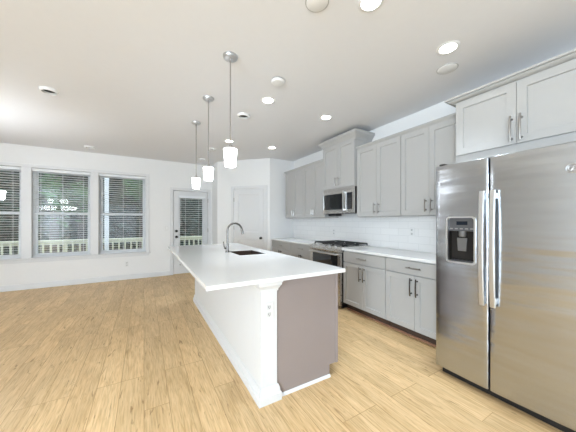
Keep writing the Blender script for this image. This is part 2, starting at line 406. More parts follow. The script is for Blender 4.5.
for z, nm in ((0.93, 'door_knob'), (1.075, 'deadbolt')):
    MB().lathe([(0.033, 0.0), (0.033, -0.008), (0.014, -0.012), (0.012, -0.03), (0.027, -0.036), (0.030, -0.052), (0.022, -0.062), (0, -0.064)] if nm == 'door_knob' else [(0.032, 0.0), (0.032, -0.014), (0.026, -0.02), (0, -0.021)], (0.695, ys-0.0002, z), 20, 'Y').build(nm, 'black', r)
for z in (0.25, 1.08, 1.85):
    MB().lathe([(0.008, -0.05), (0.008, 0.05)], (dx1+0.0005, BACKY-0.024, z), 10).build('hinge', 'nickel', r)
MB().lathe([(0.012, 0.0), (0.012, -0.004), (0.006, -0.006), (0.006, -0.06), (0.011, -0.062), (0.011, -0.075), (0, -0.076)], (0.775, ys-0.0002, 0.24), 12, 'Y').build('door_stop', 'midgrey', r)
blind('door_blind', 'narrow white slatted blind mounted on the glazed deck door', 0.735, 1.375, BACKY-0.036, 1.95, 0.34, None, pitch=0.05, w=0.042)

# pantry door (door_2) in the angled wall: local frame u along the wall, w out of it
nrm = Vector((-dg.y, dg.x)); nrm = nrm if nrm.x < 0 else -nrm            # into the room
uo = Vector(PA)
def TD(u, v, w):  # w grows into the wall
    p = uo + dg*u - nrm*w
    return (p.x, p.y, v)
du = lambda x, y: (Vector((x, y))-uo).dot(dg)
p0, p1 = du(1.884, 5.816), du(2.419, 5.281); pz = 2.075
r = sroot('door_2', TD((p0+p1)/2, 0, 0))
b = MB()
def obox(b, u0, u1, v0, v1, w0, w1, bev=0.0, T=TD):
    t = MB(); t.box(u0, u1, w0, w1, v0, v1, bev)
    me = bpy.data.meshes.new('tmp'); 
    for v in t.bm.verts: v.co = Vector(T(v.co.x, v.co.z, v.co.y))
    t.bm.to_mesh(me); t.bm.free(); b.bm.from_mesh(me); bpy.data.meshes.remove(me)
for a0, a1 in ((p0-0.082, p0-0.012), (p1+0.012, p1+0.082)): obox(b, a0, a1, 0.0005, pz+0.08, -0.022, -0.0006, 0.003)
obox(b, p0-0.012, p1+0.012, pz+0.010, pz+0.08, -0.022, -0.0006, 0.003)
b.build('door_casing', 'trim', r)
b = MB(); b.framed(lambda u, v, w: TD(u, v, w-0.0156), p0, p1, 0.012, pz, 0.015, [(p0+0.115, p1-0.115, 1.06, pz-0.12), (p0+0.115, p1-0.115, 0.22, 0.88)], bev=0.010, depth=0.0135)
slab = b.build('door_slab', 'trim', r)
kb = TD(p1-0.065, 0.925, -0.016); b = MB()
b.lathe([(0.030, 0.0), (0.030, -0.008), (0.013, -0.012), (0.012, -0.03), (0.026, -0.036), (0.029, -0.05), (0.021, -0.06), (0, -0.062)], (0, 0, 0), 20, 'Y')
Rk = Matrix.Rotation(math.atan2(dg.y, dg.x), 4, 'Z')
bmesh.ops.transform(b.bm, matrix=Matrix.Translation(kb) @ Rk, verts=b.bm.verts)
b.build('door_knob', 'black', r)
for z in (0.25, 1.16, 1.83):
    MB().lathe([(0.008, -0.048), (0.008, 0.048)], TD(p0-0.006, z, -0.016), 10).build('hinge', 'nickel', r)

# ================================================================== CABINETS
def shaker(y0, y1, z0, z1, x, fr=0.058, face=faceX, parent=None, name='door', m='cab', th=0.02):
    b = MB(); b.framed(face(x), y0, y1, z0, z1, th, [(y0+fr, y1-fr, z0+fr, z1-fr)], bev=0.004, depth=0.012)
    return b.build(name, m, parent)
def pull_v(x, y, z0, z1, parent, m='nickel', s=-1):
    """upright bar pull with two flared posts, standing off the face x"""
    b = MB(); xo = x+s*0.032
    b.tube([(xo+0.003*-s, y, z0), (xo, y, z0+0.02), (xo+s*0.004, y, (z0+z1)/2), (xo, y, z1-0.02), (xo-0.003*s, y, z1)], 0.0072, 10)
    for z in (z0+0.025, z1-0.025):
        b.lathe([(0.0105, -0.0002), (0.009, 0.004), (0.0062, 0.010), (0.0062, 0.032)] if s > 0 else [(0.0105, 0.0002), (0.009, -0.004), (0.0062, -0.010), (0.0062, -0.032)], (x, y, z), 10, 'X')
    return b.build('handle', m, parent)
def pull_h(x, y0, y1, z, parent, m='nickel'):
    b = MB(); xo = x-0.032
    b.tube([(xo+0.003, y0, z), (xo, y0+0.02, z), (xo-0.004, (y0+y1)/2, z), (xo, y1-0.02, z), (xo+0.003, y1, z)], 0.0072, 10)
    for y in (y0+0.025, y1-0.025): b.lathe([(0.0105, 0.0002), (0.009, -0.004), (0.0062, -0.010), (0.0062, -0.032)], (x, y, z), 10, 'X')
    return b.build('handle', m, parent)
BX = 2.57; G = 0.004
def base_cabinet(y0, y1, label, dsplit=None):
    t = thing('base_cabinet', label, 'cabinet', (2.87, (y0+y1)/2, 0), 'grey base cabinets along the right wall')
    e = 0.004
    MB().box(BX+0.021, RIGHTX-0.012, y0+e, y1-e, 0.10, 0.8825).build('cabinet_body', 'cab', t)
    MB().box(2.645, RIGHTX-0.03, y0+e, y1-e, 0.0005, 0.0995).build('toe_kick', 'toe', t)
    MB().sweep([(2.6448, y0+e), (2.6448, y1-e)], [(0, 0.0006), (0.016, 0.0006), (0.014, 0.011), (0.006, 0.018), (0, 0.019)], side=-1).build('shoe_moulding', 'shoe', t)
    d = MB().box(BX, BX+0.0205, y0+G, y1-G, 0.722, 0.868, 0.002).build('drawer', 'cab', t)
    ym = (y0+y1)/2
    pull_h(BX, ym-0.085, ym+0.085, 0.795, d)
    for a0, a1, hy in ((y0+G, ym-G/2, ym-0.034), (ym+G/2, y1-G, ym+0.034)):
        dr = shaker(a0, a1, 0.108, 0.712, BX, parent=t)
        pull_v(BX, hy, 0.49, 0.685, dr, 'darknickel')
    return t
base_cabinet(1.285, 2.035, 'grey shaker base cabinet standing beside the refrigerator')
base_cabinet(2.037, 2.785, 'grey shaker base cabinet right of the gas range')
base_cabinet(3.562, 4.31, 'grey base cabinet left of the gas range, drawer showing above the island')
base_cabinet(4.312, 5.176, 'grey base cabinet in the far corner beside the pantry wall')

UX = 2.83
def crown(b, path, prof, side=1): b.sweep(path, prof, side)
SMALLCROWN = [(-0.001, 2.405), (0.010, 2.405), (0.014, 2.415), (0.030, 2.428), (0.038, 2.436), (0.040, 2.450), (-0.001, 2.450)]
def wall_cabinet(y0, y1, label, z0=1.385, z1=2.41, x=UX, hz=(1.425, 1.575), name='wall_cabinet', group='grey wall cabinets along the right wall'):
    t = thing(name, label, 'cabinet', (3.0, (y0+y1)/2, z0), group)
    e = 0.004
    MB().box(x+0.021, RIGHTX-0.009, y0+e, y1-e, z0, z1+0.03).build('cabinet_body', 'cab', t)
    ym = (y0+y1)/2
    for a0, a1, hy in ((y0+G, ym-G/2, ym-0.034), (ym+G/2, y1-G, ym+0.034)):
        dr = shaker(a0, a1, z0+0.006, z1-0.008, x, parent=t)
        pull_v(x, hy, hz[0], hz[1], dr)
    return t
ucabs = [(1.29, 2.01, 'grey wall cabinet directly left of the refrigerator cabinet'), (2.012, 2.768, 'grey wall cabinet directly right of the microwave'),
         (3.548, 4.25, 'grey wall cabinet directly left of the microwave'), (4.252, 4.985, 'grey wall cabinet farthest from the camera, in the back corner')]
for y0, y1, lb in ucabs:
    t = wall_cabinet(y0, y1, lb)
    b = MB(); far = 'farthest' in lb
    pth = [(UX+0.0195, y0+0.0008), (UX+0.0195, y1-0.0008)]
    if far: pth = pth + [(RIGHTX-0.012, y1-0.0008)]
    crown(b, pth, SMALLCROWN, side=-1); b.build('crown_moulding', 'cab', t)
# the taller cabinet over the microwave
MX = 2.785
t = wall_cabinet(2.772, 3.544, 'tall grey cabinet above the microwave, crown close to the ceiling', 1.862, 2.60, MX, (1.905, 2.05), group=None)
b = MB()
crown(b, [(RIGHTX-0.012, 2.7728), (MX+0.0195, 2.7728), (MX+0.0195, 3.5432), (RIGHTX-0.012, 3.5432)],
      [(-0.002, 2.575), (0.008, 2.575), (0.010, 2.605), (0.016, 2.615), (0.052, 2.660), (0.066, 2.672), (0.070, 2.680), (0.070, 2.712), (-0.002, 2.712)], side=-1)
b.build('crown_moulding', 'cab', t)
# the deep cabinet above the refrigerator
t = thing('refrigerator_cabinet', 'deep two-door grey cabinet above the stainless refrigerator', 'cabinet', (2.87, 0.80, 1.90), None)
MB().box(BX+0.021, RIGHTX-0.009, 0.335, 1.250, 1.872, 2.46).build('cabinet_body', 'cab', t)
for a0, a1, hy in ((0.345, 0.7955, 0.765), (0.7985, 1.240, 0.826)):
    dr = shaker(a0, a1, 1.938, 2.432, BX, fr=0.062, parent=t); pull_v(BX, hy, 1.955, 2.16, dr)
b = MB()
crown(b, [(RIGHTX-0.012, 0.336), (BX+0.0195, 0.336), (BX+0.0195, 1.249), (RIGHTX-0.012, 1.249)],
      [(-0.002, 2.433), (0.010, 2.433), (0.010, 2.441), (0.020, 2.443), (0.046, 2.456), (0.050, 2.460), (0.050, 2.466), (0.070, 2.467), (0.070, 2.483), (-0.002, 2.483)], side=-1)
b.build('crown_moulding', 'cab', t)

# worktops on the right wall
tag(MB().box(BX-0.028, RIGHTX-0.0085, 1.262, 2.788, 0.884, 0.914, 0.003).build('worktop', 'quartz'), 'long white quartz worktop between range and refrigerator', 'worktop')
tag(MB().box(BX-0.028, RIGHTX-0.0085, 3.560, 5.178, 0.884, 0.914, 0.003).build('worktop', 'quartz'), 'white quartz worktop in the far corner left of the range', 'worktop')

# ================================================================== ISLAND
IX0, IX1, IY0, IY1 = 0.333, 1.478, 1.575, 4.395
KX = 0.725; FY = 1.632; PX1 = 0.855; CX1 = 1.450; EY = 4.30
t = thing('kitchen_island', 'long island with white knee wall, corner post and shade-tinted grey end panel', 'kitchen island', (1.07, 2.97, 0))
MB().box(KX, PX1-0.02, FY+0.13, EY, 0.0006, 0.8835).build('knee_wall', 'trim', t)
post = MB().box(KX, PX1, FY, FY+0.1295, 0.0006, 0.8835, 0.002).build('corner_post', 'trim', t)
b = MB(); b.sweep([(PX1+0.0002, FY+0.006), (PX1+0.0002, FY-0.0002), (KX-0.0002, FY-0.0002), (KX-0.0002, FY+0.13)],
      [(0, 0.805), (0.006, 0.805), (0.007, 0.822), (0.012, 0.826), (0.020, 0.842), (0.026, 0.848), (0.027, 0.866), (0.032, 0.868), (0.032, 0.883), (0, 0.883)], side=-1)
b.build('capital', 'trim', post)
PL = [(0, 0.0008), (0.026, 0.0008), (0.026, 0.055), (0.016, 0.062), (0.015, 0.088), (0.008, 0.108), (0, 0.112)]
b = MB(); b.sweep([(PX1+0.0002, FY+0.006), (PX1+0.0002, FY-0.0002), (KX-0.0002, FY-0.0002), (KX-0.0002, FY+0.145)], PL, side=-1)
b.build('plinth', 'trim', post)
b = MB(); b.sweep([(KX-0.0002, FY+0.1455), (KX-0.0002, EY+0.0002), (PX1-0.02, EY+0.0002)], [(0, 0.0008), (0.024, 0.0008), (0.024, 0.055), (0.014, 0.062), (0.013, 0.088), (0.006, 0.108), (0, 0.112)], side=-1)
b.build('baseboard', 'trim', t)
b = MB(); b.sweep([(KX-0.0002, FY+0.158), (KX-0.0002, EY)], [(0, 0.845), (0.012, 0.848), (0.016, 0.883), (0, 0.883)], side=-1)
b.build('apron_moulding', 'trim', t)
# cabinet carcass and its end panel
b = MB(); b.box(PX1-0.0195, CX1-0.024, FY+0.035, EY-0.0005, 0.10, 0.66).box(PX1-0.0195, 0.96, FY+0.035, EY-0.0005, 0.6605, 0.8835).box(0.961, CX1-0.024, FY+0.035, 2.74, 0.6605, 0.8835).box(0.961, CX1-0.024, 3.26, EY-0.0005, 0.6605, 0.8835)
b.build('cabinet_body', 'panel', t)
b = MB(); b.rings([[(PX1+0.0005, y, 0.0006), (1.362, y, 0.0006), (1.362, y, 0.10), (CX1, y, 0.10), (CX1, y, 0.8835), (PX1+0.0005, y, 0.8835)] for y in (FY+0.012, FY+0.034)])
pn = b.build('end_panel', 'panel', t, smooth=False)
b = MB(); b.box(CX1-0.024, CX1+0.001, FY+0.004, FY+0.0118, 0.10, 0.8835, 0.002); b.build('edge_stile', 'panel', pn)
b = MB(); b.sweep([(PX1+0.03, FY+0.0118), (1.362, FY+0.0118)], [(0, 0.0008), (0.015, 0.0008), (0.013, 0.012), (0.006, 0.020), (0, 0.021)], side=1)
b.build('shoe_moulding', 'trim', pn)
MB().box(PX1+0.02, 1.345, FY+0.0345, EY-0.001, 0.0006, 0.0995).build('toe_kick', 'toe', t)
ys_ = [FY+0.04, 2.28, 2.90, 3.52, EY-0.004]
for a0, a1 in zip(ys_[:-1], ys_[1:]):
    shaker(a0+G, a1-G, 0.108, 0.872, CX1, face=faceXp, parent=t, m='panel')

# island worktop with the sink cut-out
SX0, SX1, SY0, SY1 = 0.968, 1.298, 2.775, 3.235
b = MB()
for z, up in ((0.914, 1), (0.884, 0)):
    xs = [IX0, SX0, SX1, IX1]; yy = [IY0, SY0, SY1, IY1]
    for i in range(3):
        for j in range(3):
            if (i, j) != (1, 1):
                b.bm.faces.new([b.bm.verts.new(p) for p in ((xs[i], yy[j], z), (xs[i+1], yy[j], z), (xs[i+1], yy[j+1], z), (xs[i], yy[j+1], z))])
for q in ([(IX0, IY0), (IX1, IY0), (IX1, IY1), (IX0, IY1)], [(SX0, SY0), (SX1, SY0), (SX1, SY1), (SX0, SY1)]):
    for k in range(4):
        a, c = q[k], q[(k+1) % 4]
        pts = [(a[0], a[1]), (c[0], c[1])]
        b.bm.faces.new([b.bm.verts.new(p) for p in ((*pts[0], 0.884), (*pts[1], 0.884), (*pts[1], 0.914), (*pts[0], 0.914))])
bmesh.ops.remove_doubles(b.bm, verts=b.bm.verts, dist=1e-5)
ee = [e for e in b.bm.edges if len(e.link_faces) == 2 and e.calc_face_angle(0) > 1.0 and all(abs(v.co.z-0.914) < 1e-4 for v in e.verts)]
bmesh.ops.bevel(b.bm, geom=ee, offset=0.003, segments=2, affect='EDGES')
tag(b.build('island_worktop', 'quartz'), 'large white quartz slab on the island with a sink cut-out', 'worktop')
# sink
t = thing('sink', 'dark brown sink set into the island worktop', 'sink', ((SX0+SX1)/2, (SY0+SY1)/2, 0.67))
b = MB(); i = 0.004; w = 0.012
def rr(x0, x1, y0, y1, z, r=0.03, n=5):
    out = []
    for cx, cy, a in ((x1-r, y1-r, 0), (x0+r, y1-r, PI/2), (x0+r, y0+r, PI), (x1-r, y0+r, 1.5*PI)):
        out += [(cx+r*math.cos(a+k*PI/2/n), cy+r*math.sin(a+k*PI/2/n), z) for k in range(n+1)]
    return out
b.rings([rr(SX0+0.0008, SX1-0.0008, SY0+0.0008, SY1-0.0008, 0.9135, 0.004), rr(SX0+0.0008, SX1-0.0008, SY0+0.0008, SY1-0.0008, 0.672, 0.004), rr(SX0+i, SX1-i, SY0+i, SY1-i, 0.684, 0.02), rr(SX0+i, SX1-i, SY0+i, SY1-i, 0.9135, 0.006)], cap=False, closed=True)
b.bm.faces.new([b.bm.verts.new(p) for p in rr(SX0+i, SX1-i, SY0+i, SY1-i, 0.684, 0.02)])
b.bm.faces.new([b.bm.verts.new(p) for p in rr(SX0+0.0008, SX1-0.0008, SY0+0.0008, SY1-0.0008, 0.672, 0.004)])
b.build('basin', 'sink', t)
MB().lathe([(0.045, 0), (0.045, 0.003), (0.030, 0.004), (0.028, 0.001), (0, 0.001)], ((SX0+SX1)/2, (SY0+SY1)/2, 0.6842), 20).build('drain', 'darknickel', t)
# faucet
fx, fy = 0.936, 3.18
t = thing('faucet', 'gooseneck pull-down faucet standing behind the island sink', 'faucet', (fx, fy, 0.914))
MB().lathe([(0.028, 0.0003), (0.028, 0.006), (0.022, 0.012), (0.019, 0.03), (0.019, 0.085), (0.0155, 0.10), (0.0135, 0.12)], (fx, fy, 0.914), 20).build('body', 'darknickel', t)
pts = [(fx, fy, 1.03), (fx, fy, 1.19)]
for k in range(1, 15):
    a = PI - k*(PI*0.93)/14
    pts.append((fx+0.098+0.098*math.cos(a), fy-0.004*k/14, 1.19+0.098*math.sin(a)))
ex, ey, ez = pts[-1]
MB().tube(pts, 0.0125, 14).build('spout', 'darknickel', t)
MB().tube([(ex, ey, ez), (ex+0.006, ey, ez-0.028), (ex+0.012, ey, ez-0.062), (ex+0.013, ey, ez-0.068)], 0.015, 14, radii=[0.0135, 0.0155, 0.0175, 0.012]).build('spray_head', 'darknickel', t)
b = MB(); b.tube([(fx-0.016, fy, 0.965), (fx-0.040, fy-0.004, 0.967)], 0.011, 12); b.tube([(fx-0.036, fy-0.004, 0.967), (fx-0.048, fy-0.006, 1.0), (fx-0.056, fy-0.01, 1.055)], 0.006, 10, radii=[0.008, 0.0065, 0.0055])
b.build('lever', 'darknickel', t)

# ================================================================== RANGE
t = thing('gas_range', 'stainless gas range with black cast grates between the base cabinets', 'range', (2.85, 3.173, 0))
y0, y1 = 2.794, 3.554; RX = 2.555
MB().box(RX+0.005, RIGHTX-0.012, y0, y1, 0.02, 0.905).build('body', 'black', t)
MB().box(RX+0.02, RIGHTX-0.012, y0, y1, 0.9055, 0.926, 0.003).build('cooktop', 'steel2', t)
b = MB(); b.rings([[(RX+0.02, y, 0.845), (RX-0.045, y, 0.845), (RX-0.058, y, 0.86), (RX-0.052, y, 0.90), (RX-0.02, y, 0.926), (RX+0.0195, y, 0.926)] for y in (y0, y1)])
cp = b.build('control_panel', 'steel2', t)
nx, nz = -0.63, 0.777
for k in range(5):
    yy = y0+0.09+k*(y1-y0-0.18)/4
    b = MB(); b.lathe([(0.022, 0.0), (0.022, 0.006), (0.018, 0.010), (0.016, 0.028), (0.012, 0.032), (0, 0.032)], (0, 0, 0), 16)
    b.box(-0.003, 0.003, -0.016, 0.016, 0.028, 0.036, 0.001)
    Rm = Vector((0, 0, 1)).rotation_difference(Vector((nx, 0, nz))).to_matrix().to_4x4()
    bmesh.ops.transform(b.bm, matrix=Matrix.Translation((RX-0.0365, yy, 0.9135)) @ Rm, verts=b.bm.verts)
    b.build('knob', 'chrome', cp)
b = MB(); b.framed(faceX(RX-0.035), y0+0.003, y1-0.003, 0.215, 0.835, 0.039, [(y0+0.06, y1-0.06, 0.33, 0.803)], bev=0.004, depth=0.006)
od = b.build('oven_door', 'steel2', t)
MB().box(RX-0.0315, RX-0.0292, y0+0.065, y1-0.065, 0.335, 0.798).build('oven_window', 'blackglass', od)
b = MB(); b.tube([(RX-0.085, y0+0.04, 0.815), (RX-0.088, y0+0.2, 0.815), (RX-0.088, y1-0.2, 0.815), (RX-0.085, y1-0.04, 0.815)], 0.0125, 14)
for yy in (y0+0.065, y1-0.065): b.lathe([(0.012, 0), (0.010, -0.05)], (RX-0.0352, yy, 0.815), 12, 'X')
b.build('oven_handle', 'chrome', od)
MB().box(RX-0.035, RX+0.0045, y0+0.003, y1-0.003, 0.045, 0.208, 0.004).build('storage_drawer', 'steel2', t)
for yy in (y0+0.05, y1-0.05):
    for xx in (RX+0.05, RIGHTX-0.08): MB().lathe([(0.018, 0.0005), (0.018, 0.0195)], (xx, yy, 0), 12).build('foot', 'black', t)
gy = [y0+0.02, y0+0.257, y1-0.257, y1-0.02]
for k in range(3):
    a0, a1 = gy[k]+0.002, gy[k+1]-0.002; xa, xb = RX+0.04, RIGHTX-0.05; b = MB(); zt = 0.965; s = 0.006
    for yy in (a0+s, a1-s): b.box(xa, xb, yy-s, yy+s, zt-0.016, zt, 0.002)
    for xx in (xa+s, (xa+xb)/2, xb-s): b.box(xx-s, xx+s, a0+2*s, a1-2*s, zt-0.016, zt, 0.002)
    for cx in (xa+0.14, xb-0.14):
        for q in range(8):
            a = q*PI/4+PI/8*0; ca, sa = math.cos(a), math.sin(a); L1 = 0.095
            b.tube([(cx+0.035*ca, (a0+a1)/2+0.035*sa, zt-0.007), (cx+L1*ca, (a0+a1)/2+L1*sa, zt-0.007)], 0.0055, 6)
    for xx in (xa+s, xb-s):
        for yy in (a0+s, a1-s): b.box(xx-s, xx+s, yy-s, yy+s, 0.9265, zt-0.015)
    b.build('grate', 'iron', t)
    for cx in ((xa+0.14, xb-0.14) if k != 1 else ((xa+xb)/2,)):
        MB().lathe([(0.05, 0.9262), (0.05, 0.934), (0.036, 0.936), (0.036, 0.944), (0.03, 0.948), (0, 0.948)], (cx, (a0+a1)/2, 0), 20).build('burner', 'iron', t)

# ================================================================== MICROWAVE
t = thing('microwave', 'stainless over-the-range microwave with a black glass door', 'microwave', (2.97, 3.157, 1.44))
y0, y1, z0, z1, X = 2.776, 3.540, 1.443, 1.858, 2.775
MB().box(X+0.026, RIGHTX-0.009, y0, y1, z0, z1).build('body', 'black', t)
yc = 2.975
b = MB(); b.framed(faceX(X), yc+0.001, y1, z0+0.004, z1-0.002, 0.025, [(yc+0.03, y1-0.03, z0+0.065, z1-0.085)], bev=0.003, depth=0.005)
d = b.build('door', 'steel2', t)
MB().box(X+0.002, X+0.0048, yc+0.034, y1-0.034, z0+0.069, z1-0.089).build('door_window', 'blackglass', d)
b = MB(); b.framed(faceX(X), y0, yc-0.001, z0+0.004, z1-0.002, 0.025, [(y0+0.035, yc-0.028, z0+0.065, z1-0.085)], bev=0.003, depth=0.005)
c = b.build('control_panel', 'steel2', t)
MB().box(X+0.002, X+0.0048, y0+0.039, yc-0.032, z0+0.069, z1-0.089).build('key_pad', 'blackglass', c)
MB().box(X+0.0008, X+0.0019, y0+0.06, yc-0.055, z1-0.125, z1-0.10).build('display', 'lcd', c)
for i in range(5):
    for j in range(3): MB().box(X+0.0010, X+0.0019, y0+0.055+j*0.034, y0+0.075+j*0.034, z0+0.09+i*0.032, z0+0.10+i*0.032).build('key', 'dkgrey', c)
b = MB(); b.box(X-0.045, X-0.030, yc-0.014, yc+0.010, z0+0.03, z1-0.05, 0.005, 2)
for zz in (z0+0.06, z1-0.08): b.box(X-0.0305, X-0.0003, yc-0.009, yc+0.005, zz-0.012, zz+0.012, 0.002)
b.build('handle', 'chrome', t)
b = MB(); b.box(X+0.10, X+0.25, 3.32, 3.50, z0-0.035, z0-0.0005, 0.003); b.build('lamp_housing', 'black', t)
b = MB()
for k in range(9): b.box(X-0.0005, X+0.003, y0+0.04, y1-0.04, z1-0.05+k*0.0045, z1-0.0485+k*0.0045)
b.build('vent_slots', 'midgrey', d)

# ================================================================== REFRIGERATOR
t = thing('refrigerator', 'stainless side-by-side refrigerator with water dispenser', 'refrigerator', (2.65, 0.76, 0))
MB().box(2.282, 3.10, 0.312, 1.205, 0.03, 1.765, 0.004).build('case', 'case', t)
def fx_(y): return 2.198 + 0.016*((y-0.86)/0.457)**2
def door_outline(a, c):
    n = 14; P = []; rnd = 0.012
    for k in range(n+1):
        y = a+rnd+(c-a-2*rnd)*k/n; P.append((fx_(y), y))
    st = [(fx_(a)+rnd, a), (fx_(a)+rnd*0.3, a+rnd*0.3)]; en = [(fx_(c)+rnd*0.3, c-rnd*0.3), (fx_(c)+rnd, c)]
    return st+P+en+[(2.278, c), (2.278, a)]
def part_outline(a, c, left_round, right_round):
    o = door_outline(a, c); return o
FZ0, FZ1 = 0.068, 1.79
def door_prism(b, a, c, z0, z1, top=False, bot=False):
    o = door_outline(a, c); rs = []
    cx = sum(p[0] for p in o)/len(o)
    def ins(d): return [(x+(d if x < 2.27 else 0), y+(d if abs(y-a) < 0.02 else (-d if abs(y-c) < 0.02 else 0))) for x, y in o]
    if bot: rs += [[(x, y, z0) for x, y in ins(0.004)], [(x, y, z0+0.004) for x, y in o]]
    else: rs += [[(x, y, z0) for x, y in o]]
    if top: rs += [[(x, y, z1-0.005) for x, y in o], [(x, y, z1) for x, y in ins(0.005)]]
    else: rs += [[(x, y, z1) for x, y in o]]
    b.rings(rs)
b = MB(); door_prism(b, 0.312, 0.833, FZ0, FZ1, True, True)
fd = b.build('fresh_food_door', 'steel', t)
# freezer door with the dispenser opening
HY0, HY1, HZ0, HZ1 = 0.928, 1.130, 0.985, 1.348
a, c = 0.840, 1.230
b = MB()
def flat_outline(a, c, ra, rc):
    n = 12; P = []; rnd = 0.012; A = a+(rnd if ra else 0); C_ = c-(rnd if rc else 0)
    for k in range(n+1):
        y = A+(C_-A)*k/n; P.append((fx_(y), y))
    if ra: P = [(fx_(a)+rnd, a), (fx_(a)+rnd*0.3, a+rnd*0.3)]+P
    if rc: P = P+[(fx_(c)+rnd*0.3, c-rnd*0.3), (fx_(c)+rnd, c)]
    return P+[(2.278, c), (2.278, a)]
door_prism(b, a, c, FZ0, HZ0, False, True); door_prism(b, a, c, HZ1, FZ1, True, False)
b.prism(flat_outline(a, HY0, True, False), HZ0, HZ1); b.prism(flat_outline(HY1, c, False, True), HZ0, HZ1)
b.box(2.272, 2.278, HY0, HY1, HZ0, HZ1)
zd = b.build('freezer_door', 'steel', t)
# dispenser: bezel, control panel, cavity, paddle, tray
ym = (HY0+HY1)/2
def bez(y0, y1, z0, z1, x, r):
    out = []
    for cy, cz, a in ((y1-r, z1-r, 0), (y0+r, z1-r, PI/2), (y0+r, z0+r, PI), (y1-r, z0+r, 1.5*PI)):
        for k in range(7):
            q = a+k*PI/12; y, z = cy+r*math.cos(q), cz+r*math.sin(q)
            if z > (z0+z1)/2: z += 0.010*(1-((y-ym)/0.11)**2)
            out.append((x+fx_(y)-fx_(ym), y, z))
    return out
fx0 = fx_(ym)
b = MB(); o0 = (HY0-0.008, HY1+0.008, HZ0-0.010, HZ1+0.001)
b.rings([bez(*o0, fx0+0.0005, 0.024), bez(*o0, fx0-0.006, 0.024), bez(HY0+0.005, HY1-0.005, HZ0+0.004, HZ1-0.011, fx0-0.006, 0.018), bez(HY0+0.005, HY1-0.005, HZ0+0.004, HZ1-0.011, fx0+0.02, 0.018)], cap=False, closed=True)
dz = b.build('dispenser_bezel', 'chrome', zd)
b = MB(); b.box(fx0+0.014, fx0+0.05, HY0+0.004, HY1-0.004, 1.235, HZ1-0.002, 0.003)
cp = b.build('dispenser_panel', 'dkgrey', zd)
MB().box(fx0+0.0125, fx0+0.0138, ym-0.045, ym+0.035, 1.285, 1.315).build('display', 'lcd', cp)
for k in range(5):
    yy = HY0+0.026+k*0.037
    MB().box(fx0+0.0120, fx0+0.0138, yy-0.011, yy+0.011, 1.250, 1.260, 0.001).build('button', 'midgrey', cp)
b = MB()
b.box(2.268, 2.2715, HY0+0.001, HY1-0.001, HZ0+0.001, 1.2345); b.box(fx0+0.01, 2.268, HY0+0.0005, HY0+0.004, HZ0+0.001, 1.2345); b.box(fx0+0.01, 2.268, HY1-0.004, HY1-0.0005, HZ0+0.001, 1.2345)
b.build('dispenser_cavity', 'cavity', zd)
b = MB(); b.rings([[(x, y, z) for y, z in ((ym-0.030*s, 1.075), (ym+0.030*s, 1.075), (ym+0.036*s, 1.180), (ym-0.036*s, 1.180))] for x, s in ((2.225, 1), (2.232, 1))])
b.build('paddle', 'paddle', zd)
b = MB(); b.lathe([(0.022, 1.19), (0.026, 1.205), (0.026, 1.2348)], (2.235, ym, 0), 16); b.build('spout', 'paddle', zd)
b = MB(); b.box(fx0+0.004, 2.267, HY0+0.006, HY1-0.006, HZ0+0.002, HZ0+0.012, 0.002)
for k in range(6): b.box(fx0+0.012, 2.262, HY0+0.02+k*0.029, HY0+0.03+k*0.029, HZ0+0.012, HZ0+0.0145)
b.build('drip_tray', 'dkgrey', zd)
for yy, dd in ((0.868, zd), (0.802, fd)):
    b = MB(); rs = []
    for k in range(25):
        z = 0.695+0.845*k/24; q = (z-1.118)/0.4225; x = 2.135+0.022*q*q; hw = 0.0165; th = 0.020
        rs.append([(x+0.004, yy-hw, z), (x, yy-hw+0.005, z), (x, yy+hw-0.005, z), (x+0.004, yy+hw, z), (x+th, yy+hw-0.002, z), (x+th, yy-hw+0.002, z)])
    b.rings(rs)
    for z in (0.735, 1.50): b.box(2.16, fx_(yy)+0.001, yy-0.011, yy+0.011, z-0.022, z+0.022, 0.003)
    b.build('handle', 'chrome', dd)
# round emblem with a looping monogram
ey, ez = 0.427, 1.632; xb = fx_(ey)
MB().lathe([(0.029, 0.002), (0.029, -0.003), (0.026, -0.0045), (0, -0.0045)], (xb, ey, ez), 28, 'X').build('emblem', 'midgrey', fd)
em = bpy.data.objects['emblem']; b = MB()
b.tube([(xb-0.005, ey+0.0255*math.cos(k*PI/16), ez+0.0255*math.sin(k*PI/16)) for k in range(33)], 0.0013, 6)
def curve(f, n=24, r=0.0016): b.tube([(xb-0.0055, ey-f(k/n)[0], ez+f(k/n)[1]) for k in range(n+1)], r, 6)
curve(lambda s: (-0.008+0.008*math.cos(0.7+s*5.6), 0.002+0.013*math.sin(0.7+s*5.6)))
curve(lambda s: (-0.001-0.006*s, -0.002-0.012*math.sin(s*2.4)))
curve(lambda s: (0.009+0.006*math.cos(0.8+s*3.2), 0.007+0.006*math.sin(0.8+s*3.2)))
curve(lambda s: (0.009+0.008*math.cos(1.7+s*3.6), -0.006+0.007*math.sin(1.7+s*3.6)))
b.build('monogram', 'chrome', em)
MB().box(2.262, 2.2815, 0.316, 1.20, 0.002, 0.062, 0.002).build('base_grille', 'black', t)
for yy in (0.345, 1.18): MB().box(2.215, 2.32, yy-0.022, yy+0.022, 1.7905, 1.806, 0.003).build('hinge_cover', 'black', t)
for yy in (0.36, 1.16): MB().lathe([(0.02, 0.0005), (0.02, 0.0295)], (3.0, yy, 0), 12).build('foot', 'black', t)

